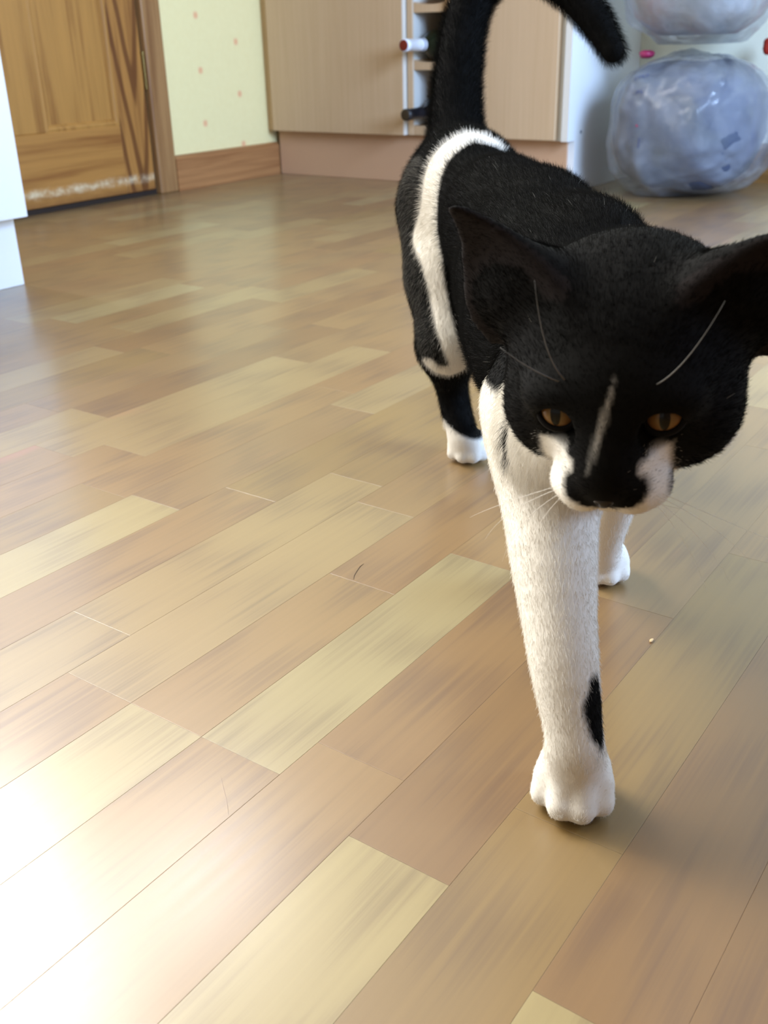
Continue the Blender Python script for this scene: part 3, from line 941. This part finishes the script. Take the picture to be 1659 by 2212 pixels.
def surface_nets(D, LO):
    s = D < 0
    n = np.array(D.shape)
    c = s[:-1, :-1, :-1].astype(np.int8)
    tot = np.zeros_like(c)
    for dx in (0, 1):
        for dy in (0, 1):
            for dz in (0, 1):
                tot += s[dx:n[0] - 1 + dx, dy:n[1] - 1 + dy, dz:n[2] - 1 + dz]
    act = np.argwhere((tot > 0) & (tot < 8))
    idx = np.full(tot.shape, -1, np.int32)
    idx[tuple(act.T)] = np.arange(len(act))
    corners = np.array([(x, y, z) for x in (0, 1) for y in (0, 1) for z in (0, 1)])
    vals = np.stack([D[tuple((act + cn).T)] for cn in corners], 1)
    acc = np.zeros((len(act), 3)); cnt = np.zeros(len(act))
    for i in range(8):
        for j in range(i + 1, 8):
            if np.abs(corners[i] - corners[j]).sum() != 1: continue
            a, b = vals[:, i], vals[:, j]
            m = (a < 0) != (b < 0)
            t = np.where(m, a / np.where(a - b == 0, 1, a - b), 0)
            acc += np.where(m[:, None], corners[i] + t[:, None] * (corners[j] - corners[i]), 0)
            cnt += m
    V = LO + VOX * (act + acc / cnt[:, None])
    Q = []
    for ax in range(3):
        o1, o2 = [(1, 2), (2, 0), (0, 1)][ax]
        sl0 = [slice(None)] * 3; sl1 = [slice(None)] * 3
        sl0[ax] = slice(0, -1); sl1[ax] = slice(1, None)
        a, b = s[tuple(sl0)], s[tuple(sl1)]
        e = np.argwhere(a != b)
        e = e[(e[:, o1] > 0) & (e[:, o2] > 0) & (e[:, o1] < n[o1] - 1) & (e[:, o2] < n[o2] - 1)]
        ins = a[tuple(e.T)]
        def off(d1, d2):
            q = e.copy(); q[:, o1] -= d1; q[:, o2] -= d2
            return idx[tuple(q.T)]
        q = np.stack([off(1, 1), off(0, 1), off(0, 0), off(1, 0)], 1)
        q[~ins] = q[~ins][:, ::-1]
        Q.append(q)
    Q = np.concatenate(Q)
    return V, Q[(Q >= 0).all(1)]

D_, LO_ = build_field()
V, Q = surface_nets(D_, LO_)
del D_
# relax the voxel steps a little
nb_a = np.concatenate([Q[:, 0], Q[:, 1], Q[:, 2], Q[:, 3]]); nb_b = np.concatenate([Q[:, 1], Q[:, 2], Q[:, 3], Q[:, 0]])
cntv = np.bincount(nb_a, minlength=len(V)).astype(float)
for _ in range(3):
    s_ = np.stack([np.bincount(nb_a, V[nb_b, a], len(V)) for a in range(3)], 1) / np.maximum(cntv, 1)[:, None]
    V = V + 0.5 * (s_ - V)
fn = np.cross(V[Q[:, 2]] - V[Q[:, 0]], V[Q[:, 3]] - V[Q[:, 1]])
VN = np.zeros_like(V)
for c_ in range(4):
    for a in range(3): VN[:, a] += np.bincount(Q[:, c_], fn[:, a], len(V))
VN /= np.maximum(np.linalg.norm(VN, axis=1, keepdims=True), 1e-12)

# nearest primitive: which way the fur lies, which part of the animal it is
best = np.full(len(V), 9.0); flow = np.zeros_like(V); region = np.zeros(len(V), int)
REG = ['body', 'rf', 'lf', 'rh', 'lh', 'tail', 'head', 'ear']
wsum = np.zeros(len(V))
for kind, dat, k, f, reg in PR:
    d = DF[kind](V, *dat)
    m = d < best
    best[m] = d[m]; region[m] = REG.index(reg)
    w = np.exp(-np.clip(d, -0.02, 0.1) / 0.006)
    if kind == 'tube':
        c, r = dat
        seg = np.array([d_cap(V, c[i], c[i + 1], r[i], r[i + 1]) for i in range(len(c) - 1)]).argmin(0)
        tv = np.diff(c, axis=0); tv /= np.linalg.norm(tv, axis=1, keepdims=True)
        f = tv[seg]
        flow += w[:, None] * f
    else:
        flow += w[:, None] * f
    wsum += w
flow /= wsum[:, None]
reg_is = lambda n: region == REG.index(n)

# ---- coat: black with white chest, muzzle, socks, blaze and a white sash over the rump
def band(P, pts, rad):
    """signed amount inside a ribbon along a polyline of 3-D points (radius per point)"""
    best = np.full(len(P), -9.0)
    for i in range(len(pts) - 1):
        a, b = np.array(pts[i]), np.array(pts[i + 1])
        ba = b - a
        h = np.clip((P - a) @ ba / (ba @ ba), 0, 1)
        r = rad[i] + (rad[i + 1] - rad[i]) * h
        best = np.maximum(best, r - np.linalg.norm(P - a - h[:, None] * ba, axis=1))
    return best
SASH = ([(0.8500, 0.4500, 0.2920), (0.8520, 0.4780, 0.2960), (0.8411, 0.5013, 0.2930), (0.8223, 0.5095, 0.2863), (0.8088, 0.5143, 0.2767), (0.7968, 0.5145, 0.2629), (0.7888, 0.5129, 0.2480), (0.7847, 0.5128, 0.2324), (0.7820, 0.5136, 0.2184), (0.7699, 0.4984, 0.1992), (0.7639, 0.4897, 0.1805), (0.7580, 0.4811, 0.1619), (0.7487, 0.4694, 0.1445), (0.7452, 0.4608, 0.1297), (0.7529, 0.4571, 0.1112)],
        [0.010, 0.011, 0.012, 0.0125, 0.0115, 0.0110, 0.0115, 0.0135, 0.0160, 0.0110, 0.0085, 0.0080, 0.0080, 0.0080, 0.0080])
SASH2 = ([(0.7529, 0.4571, 0.1112), (0.7486, 0.4652, 0.1067), (0.7440, 0.4747, 0.1077), (0.7409, 0.4801, 0.1129), (0.7480, 0.4900, 0.1180)], [0.0085, 0.0075, 0.0060, 0.0060, 0.0040])
RF_SPOT = ([(0.4120, 0.1655, 0.0765), (0.4085, 0.1620, 0.0660), (0.4060, 0.1560, 0.0560), (0.4040, 0.1530, 0.0470)], [0.0055, 0.0105, 0.0100, 0.0055])
CHEST_STRIPE = ([(0.4420, 0.2395, 0.1950), (0.4420, 0.2395, 0.1846), (0.4425, 0.2390, 0.1737)], [0.0030, 0.0035, 0.0020])
GREY = ([(0.8130, 0.5490, 0.2634), (0.7993, 0.5453, 0.2364), (0.7870, 0.5361, 0.2011), (0.7647, 0.5103, 0.1739), (0.7490, 0.4901, 0.1459), (0.7389, 0.4763, 0.1204)], [0.020, 0.024, 0.024, 0.020, 0.016, 0.010])
def SOCK(P):
    """white foot: the border climbs on the outer side of the ankle"""
    out = (P - np.array((0.7780, 0.4725, 0.0))) @ np.array((-0.35, 0.94, 0.0))
    return 0.0330 + 0.45 * np.clip(out, -0.02, 0.03) - P[:, 2]

def white_amount(P, reg):
    """> 0 inside white fur (metres from the border)"""
    w = np.full(len(P), -0.05)
    q = (P - HO) / 0.01
    r, u, f = q @ HR, q @ HU, q @ HF
    isr = lambda n: reg == REG.index(n)
    head = isr('head')
    # muzzle: white pads, chin and cheeks below the mask; the nose bridge and a round nose patch stay black
    side = np.abs(r)
    muz = np.minimum(-0.95 - u - 0.22 * np.maximum(side - 1.9, 0) ** 2, f - 0.1 - 0.25 * side)     # below the eye line, in front
    muz = np.minimum(muz, np.where(r > 0, 2.5, 3.1) - side)
    half = np.where(u > -1.3, 1.38 + 0.0 * u, 1.38 + 0.44 * np.sin(np.clip((-1.3 - u) / 0.9, 0, 1) * 1.57))
    half = np.where(u < -2.15, 1.82 * np.sqrt(np.clip(1 - ((-2.15 - u) / 0.92) ** 2, 0, 1)) + 0.0, half)
    half = np.maximum(half, np.where(f > 4.2, np.clip(0.55 + 0.9 * (u + 3.1), 0, 0.5), 0))        # runs to a point at the nose
    patch = half - side                                                               # nose bridge and nose patch stay black
    mw = np.minimum(muz, -patch)
    chin = np.where(f < 4.6, np.minimum(-3.05 - u, 2.4 - side), -9)
    mw = np.maximum(mw, chin)
    w = np.where(head, mw * 0.01, w)
    # throat, breast and the front legs
    d = (P - KP['chest']) @ AXN
    side_b = (P - KP['chest']) @ SIDE
    zb = P[:, 2]
    breast = np.minimum(0.206 - zb + 0.20 * (d - 0.04), d - 0.012)
    body = isr('body')
    w = np.where(body, np.maximum(w, breast), w)
    low_head = head & (f < 1.0)
    w = np.where(low_head, np.maximum(w, np.minimum(-2.6 - u, f + 3.0) * 0.01), w)
    rfl = np.minimum(0.200 - zb, 0.05)
    w = np.where(isr('rf'), np.maximum(w, rfl), w)
    w = np.where(isr('rf'), np.minimum(w, -band(P, *RF_SPOT)), w)
    w = np.where(isr('lf'), np.maximum(w, 0.175 - zb), w)
    w = np.where(isr('lh'), np.maximum(w, 0.04 - zb), w)
    # hind right: dark shank, white foot that climbs at the outer side
    w = np.where(isr('rh'), np.maximum(w, SOCK(P)), w)
    bodyish = body | isr('rh') | isr('tail') | isr('lh')
    w = np.where(bodyish, np.maximum(w, band(P, *SASH)), w)
    w = np.where(bodyish, np.maximum(w, band(P, *SASH2)), w)
    w = np.where(isr('rf') | body, np.minimum(w, -band(P, *CHEST_STRIPE)), w)
    return w
def blaze_amount(P, reg):
    """thin slanting streak of mixed white hairs down the nose, 0..1"""
    q = (P - HO) / 0.01
    r, u, f = q @ HR, q @ HU, q @ HF
    c = np.abs(r - (-0.50 + 0.27 * (u + 0.6)))
    half = 0.16 * np.clip(1 - ((u - 0.65) / 1.75) ** 2, 0, 1) + 0.03
    a = np.clip(1.2 - c / half, 0, 1) * np.clip(1 - ((u - 0.65) / 1.75) ** 2, 0, 1) ** 0.5
    return np.where((reg == REG.index('head')) & (f > 1.0), 0.62 * a, 0)
W = white_amount(V, region)
BLACK = np.array((0.0030, 0.0029, 0.0024)); WHITE = np.array((0.74, 0.71, 0.64))
def coat_mix(w, soft=0.0015):
    return np.clip(0.5 + w / (2 * soft), 0, 1)
vcol = BLACK + (WHITE - BLACK) * np.maximum(coat_mix(W), blaze_amount(V, region) * 0.6)[:, None]
# ear linings are bare brownish skin
earm = reg_is('ear')
front = (VN @ HF) > 0.35
vcol[earm & front] = (0.012, 0.0095, 0.009)

me = bpy.data.meshes.new('cat')
me.vertices.add(len(V)); me.vertices.foreach_set('co', V.astype(np.float32).ravel())
me.loops.add(len(Q) * 4); me.loops.foreach_set('vertex_index', Q.astype(np.int32).ravel())
me.polygons.add(len(Q)); me.polygons.foreach_set('loop_start', np.arange(0, len(Q) * 4, 4, dtype=np.int32))
me.update(calc_edges=True); me.validate()
me.polygons.foreach_set('use_smooth', [True] * len(me.polygons))
ca = me.attributes.new('coat', 'FLOAT_COLOR', 'POINT')
ca.data.foreach_set('color', np.concatenate([vcol, np.ones((len(V), 1))], 1).astype(np.float32).ravel())
t = NT('cat_skin')
at_ = t.n('Attribute', attribute_name='coat')
me.materials.append(t.set(at_.outputs['Color'], 0.8, 0.08))
cat = bpy.data.objects.new('cat', me)
COL.objects.link(cat)
tag(cat, 'black and white cat walking towards the camera across the wooden floor, tail raised', 'cat')

# ---- fur: short strands as one hair object
def strands(n_target):
    tri = np.concatenate([Q[:, [0, 1, 2]], Q[:, [0, 2, 3]]])
    e1, e2 = V[tri[:, 1]] - V[tri[:, 0]], V[tri[:, 2]] - V[tri[:, 0]]
    area = np.linalg.norm(np.cross(e1, e2), axis=1) / 2
    # keep clear of eyes, nose and soles
    cen = V[tri].mean(1)
    keep = (cen[:, 2] > 0.0035)
    for s in (-1, 1):
        keep &= np.linalg.norm(cen - H(2.13 * s, 0, 3.1), axis=1) > 0.0105
    keep &= np.linalg.norm(cen - NOSE, axis=1) > 0.0075
    rg = region[tri[:, 0]]
    dens = np.ones(len(tri))
    dens[rg == REG.index('head')] = 1.6
    dens[rg == REG.index('ear')] = 0.9
    dens[np.isin(rg, [REG.index('rf')])] = 1.9
    pr = area * keep * dens; pr /= pr.sum()
    ti = rng.choice(len(tri), n_target, p=pr)
    a, b = rng.random(n_target), rng.random(n_target)
    fl_ = a + b > 1; a[fl_], b[fl_] = 1 - a[fl_], 1 - b[fl_]
    w0 = 1 - a - b
    T = tri[ti]
    mixv = lambda X: w0[:, None] * X[T[:, 0]] + a[:, None] * X[T[:, 1]] + b[:, None] * X[T[:, 2]]
    return mixv(V), mixv(VN), mixv(flow), region[T[:, 0]]
NOSE = H(0, -2.45, 5.25)
NS = 420000
P0, N0, F0, R0 = strands(NS)
N0 /= np.linalg.norm(N0, axis=1, keepdims=True)
F0 = F0 - N0 * (F0 * N0).sum(1)[:, None] * 0.95
F0 /= np.maximum(np.linalg.norm(F0, axis=1, keepdims=True), 1e-6)
LEN = np.array([0.0085, 0.0036, 0.0040, 0.0062, 0.0060, 0.0100, 0.0042, 0.0026])[R0] * rng.uniform(0.6, 1.15, NS)
LIFT = np.array([0.36, 0.22, 0.24, 0.34, 0.34, 0.50, 0.26, 0.30])[R0]
zb_ = P0[:, 2]
LEN = np.where((np.isin(R0, [1, 2, 3, 4])) & (zb_ < 0.035), 0.0022 * rng.uniform(0.7, 1.1, NS), LEN)
q0 = (P0 - HO) / 0.01
LEN = np.where((R0 == 6) & (q0 @ HF > 2.4), 0.0022, LEN)
jit = rng.normal(size=(NS, 3)) * 0.17
D1 = F0 * (1 - LIFT)[:, None] + N0 * LIFT[:, None] + jit
D1 /= np.linalg.norm(D1, axis=1, keepdims=True)
D2 = D1 + F0 * 0.35 - np.array([0, 0, 0.12]); D2 /= np.linalg.norm(D2, axis=1, keepdims=True)
root = P0 - N0 * 0.0004
pts = np.stack([root, root + D1 * (LEN * 0.5)[:, None], root + D1 * (LEN * 0.5)[:, None] + D2 * (LEN * 0.5)[:, None]], 1)
pts[..., 2] = np.maximum(pts[..., 2], 0.0008)
wj = white_amount(P0, R0) + rng.normal(size=NS) * 0.0016
mixc = coat_mix(wj, 0.0006)
streak = np.isin(R0, [0, 3]) & (band(P0, *GREY) > 0)
gm = np.where(streak & (mixc < 0.5), np.clip(rng.normal(0.09, 0.09, NS), 0, 0.45), 0)
mixc = np.maximum(mixc, gm)
bz = blaze_amount(P0, R0)
mixc = np.maximum(mixc, np.where(rng.random(NS) < bz * 1.1, 0.70, 0))
stray = (rng.random(NS) < 0.0008) & (np.isin(R0, [0, 3, 6]))
mixc = np.where(stray & (mixc < 0.5), 0.35, mixc)
hc = BLACK * 1.0 + (WHITE - BLACK) * mixc[:, None]
hc *= rng.uniform(0.90, 1.08, NS)[:, None]
he = R0 == REG.index('ear')
hcv = bpy.data.hair_curves.new('fur')
hcv.add_curves([3] * NS)
hcv.points.foreach_set('position', pts.astype(np.float32).ravel())
rad = np.array([0.000065, 0.000052, 0.000015])
hcv.points.foreach_set('radius', np.tile(rad, NS).astype(np.float32))
att = hcv.attributes.new('coat', 'FLOAT_COLOR', 'CURVE')
att.data.foreach_set('color', np.concatenate([hc, np.ones((NS, 1))], 1).astype(np.float32).ravel())
t = NT('cat_fur')
at_ = t.n('Attribute', attribute_name='coat')
t.set(at_.outputs['Color'], 0.85, 0.025)
hcv.materials.append(t.m)
fur = bpy.data.objects.new('fur', hcv)
COL.objects.link(fur)
fur.parent = cat
fur['kind'] = 'stuff'

# ---- eyes, nose, whiskers
def mat_iris():
    t = NT('amber_eye')
    tc = t.n('TexCoord'); sep = t.n('SeparateXYZ'); t.l(tc.outputs['Object'], sep.inputs[0])
    x = t.math('DIVIDE', sep.outputs[0], 0.0090); y = t.math('DIVIDE', sep.outputs[1], 0.0090)
    rr = t.math('POWER', t.math('ADD', t.math('POWER', x, 2.0), t.math('POWER', y, 2.0)), 0.5)
    pup = t.math('POWER', t.math('ADD', t.math('POWER', t.math('DIVIDE', x, 0.27), 2.0), t.math('POWER', t.math('DIVIDE', y, 0.62), 2.0)), 0.5)
    iris = t.ramp(rr, [(0.15, srgb(128, 106, 66)), (0.60, srgb(130, 94, 54)), (0.80, srgb(84, 60, 38)), (0.90, srgb(10, 8, 7))])
    c = t.mix(t.ramp(pup, [(0.85, 1.0), (1.05, 0.0)]), iris, (0.004, 0.005, 0.006, 1))
    return t.set(c, 0.12, 0.28)
iris = mat_iris()
for s in (-1, 1):
    bm = bmesh.new()
    bmesh.ops.create_uvsphere(bm, u_segments=32, v_segments=20, radius=0.0105)
    me_ = bpy.data.meshes.new('eye'); bm.to_mesh(me_); bm.free()
    me_.polygons.foreach_set('use_smooth', [True] * len(me_.polygons))
    me_.materials.append(iris)
    o = bpy.data.objects.new('eye', me_); COL.objects.link(o)
    ctr = H(2.13 * s, -0.05, 2.30)
    z_ = 0.93 * HF + 0.36 * HU + s * 0.10 * HR; z_ /= np.linalg.norm(z_)
    x_ = HR - z_ * (HR @ z_); x_ /= np.linalg.norm(x_); y_ = np.cross(z_, x_)
    o.matrix_world = Matrix([[x_[i], y_[i], z_[i], ctr[i]] for i in range(3)] + [[0, 0, 0, 1]])
    o.parent = cat
# nose leather: a small rounded triangle with two nostrils
nb = bmesh.new()
bmesh.ops.create_icosphere(nb, subdivisions=4, radius=1.0)
for v in nb.verts:
    x, y, z = v.co
    wdt = 0.0062 * (0.55 + 0.45 * (z + 1) / 2) if z < 0.6 else 0.0062
    nd = max(0.0, 1 - ((abs(x) - 0.52) ** 2 + (z + 0.15) ** 2) / 0.05) if y > 0 else 0
    p = NOSE + x * wdt * HR + z * 0.0040 * HU + (y * (0.0042 - 0.0018 * nd)) * HF
    v.co = Vector(p)
put('nose', nb, simple('nose_leather', (24, 20, 20), 0.42, 0.5), cat, smooth=True)['label'] = 'black nose leather'

# whiskers and the long brow hairs: fine tapering curves, each one its own piece
whisk = simple('whisker_white', (225, 222, 214), 0.4)
browm = simple('brow_hair_grey', (92, 90, 86), 0.5)
def whisker(points, r, mat, name='whisker'):
    # a tapering tube along a quadratic arc
    p0, p1, p2 = [np.array(p) for p in points]
    n, m = 14, 5
    ts = np.linspace(0, 1, n)
    c = np.array([(1 - q) ** 2 * p0 + 2 * q * (1 - q) * p1 + q * q * p2 for q in ts])
    return tube(name, c, r * (1 - 0.85 * ts), mat, cat, m)
def tube(name, c, rad, mat, parent=None, m=5):
    n = len(c)
    tg = np.gradient(c, axis=0); tg /= np.linalg.norm(tg, axis=1, keepdims=True)
    s = np.cross(tg, (0.31, 0.22, 0.92)); s /= np.linalg.norm(s, axis=1, keepdims=True)
    b = np.cross(tg, s)
    ang = np.arange(m) * 2 * np.pi / m
    vs = (c[:, None] + rad[:, None, None] * (np.cos(ang)[None, :, None] * s[:, None] + np.sin(ang)[None, :, None] * b[:, None])).reshape(-1, 3)
    fs = [(i * m + k, i * m + (k + 1) % m, (i + 1) * m + (k + 1) % m, (i + 1) * m + k) for i in range(n - 1) for k in range(m)]
    fs += [tuple(range(m))[::-1], tuple((n - 1) * m + k for k in range(m))]
    return raw(name, vs, fs, mat, parent)
# dark rims of the eyes: an almond ring lying on each eyeball
rim = simple('eyelid_black', (14, 12, 11), 0.7, 0.1)
for s in (-1, 1):
    ctr = H(2.13 * s, -0.05, 2.30)
    z_ = 0.93 * HF + 0.36 * HU + s * 0.10 * HR; z_ /= np.linalg.norm(z_)
    x_ = HR - z_ * (HR @ z_); x_ /= np.linalg.norm(x_); y_ = np.cross(z_, x_)
    an = np.linspace(0, 2 * np.pi, 33)
    ex = 0.0079 * np.cos(an); ey = 0.0064 * np.sin(an) - 0.0002 + 0.0010 * np.cos(an) * s
    c_ = ctr + ex[:, None] * x_ + ey[:, None] * y_ + np.sqrt(0.0108 ** 2 - ex ** 2 - ey ** 2)[:, None] * z_
    tube('eyelid', c_, np.full(33, 0.0015), rim, cat, 8)
for s in (-1, 1):
    for i, (du, out, drop, fw) in enumerate(((-2.5, 4.4, -4.6, 3.6), (-2.8, 3.6, -5.4, 3.9), (-3.0, 2.6, -5.6, 4.1), (-2.7, 5.2, -3.6, 3.0))):
        a = H(1.6 * s, du, 4.5 - 0.15 * i)
        b = H((1.7 + out * 0.62) * s, du + drop * 0.22, 5.0)
        c = H((1.6 + out) * s, du + drop, fw)
        whisker((a, b, c), 0.00017, whisk)
for (r1, u1, r2, u2, f2, r3, u3, f3) in ((-1.55, 1.6, -2.4, 3.4, 4.2, -2.6, 6.8, 3.4), (-1.65, 1.6, -2.8, 2.9, 4.0, -4.3, 3.6, 3.2),
                                         (1.55, 1.6, 2.9, 3.0, 4.2, 4.3, 5.8, 3.2)):
    whisker((H(r1, u1, 2.9), H(r2, u2, f2), H(r3, u3, f3)), 0.00042, browm, 'brow_whisker')

# ------------------------------------------------------------------ specks on the floor
def floor_hair(label, pts, r, rgb):
    o_ = np.array((pts[0][0], pts[0][1], 0))
    c = np.array([(x, y, r * 0.95) for x, y in pts]) - o_
    rad = r * np.minimum(1, np.linspace(0.4, 3, len(pts)))
    o = tube('loose_hair', c, rad * np.minimum(1, np.linspace(3, 0.4, len(pts))), simple('loose_hair', rgb, 0.6))
    o.location = o_
    return tag(o, label, 'hair')
floor_hair('short curved dark hair lying on the pale floor board left of the front leg', [(0.5671, 0.4317), (0.5618, 0.4315), (0.5542, 0.429), (0.5469, 0.4263), (0.542, 0.4231)], 0.00022, (70, 50, 36))
floor_hair('long thin hair lying on the bright floor board at lower left', [(0.3142, 0.347), (0.3079, 0.3389), (0.3018, 0.3309), (0.2942, 0.3224)], 0.00009, (150, 130, 120))
cb = bmesh.new()
bmesh.ops.create_icosphere(cb, subdivisions=2, radius=1.0)
for v in cb.verts:
    j = 1 + 0.25 * math.sin(5 * v.co.x + 3 * v.co.y)
    v.co = Vector((v.co.x * 0.0024 * j, v.co.y * 0.0011 * j, 0.0008 + v.co.z * 0.0008))
cr = put('crumb', cb, simple('crumb_pale', (214, 180, 130), 0.6), None, smooth=True)
cr.location = (0.5833, 0.1981, 0)
tag(cr, 'tiny pale crumb on the floor right of the front leg', 'crumb')
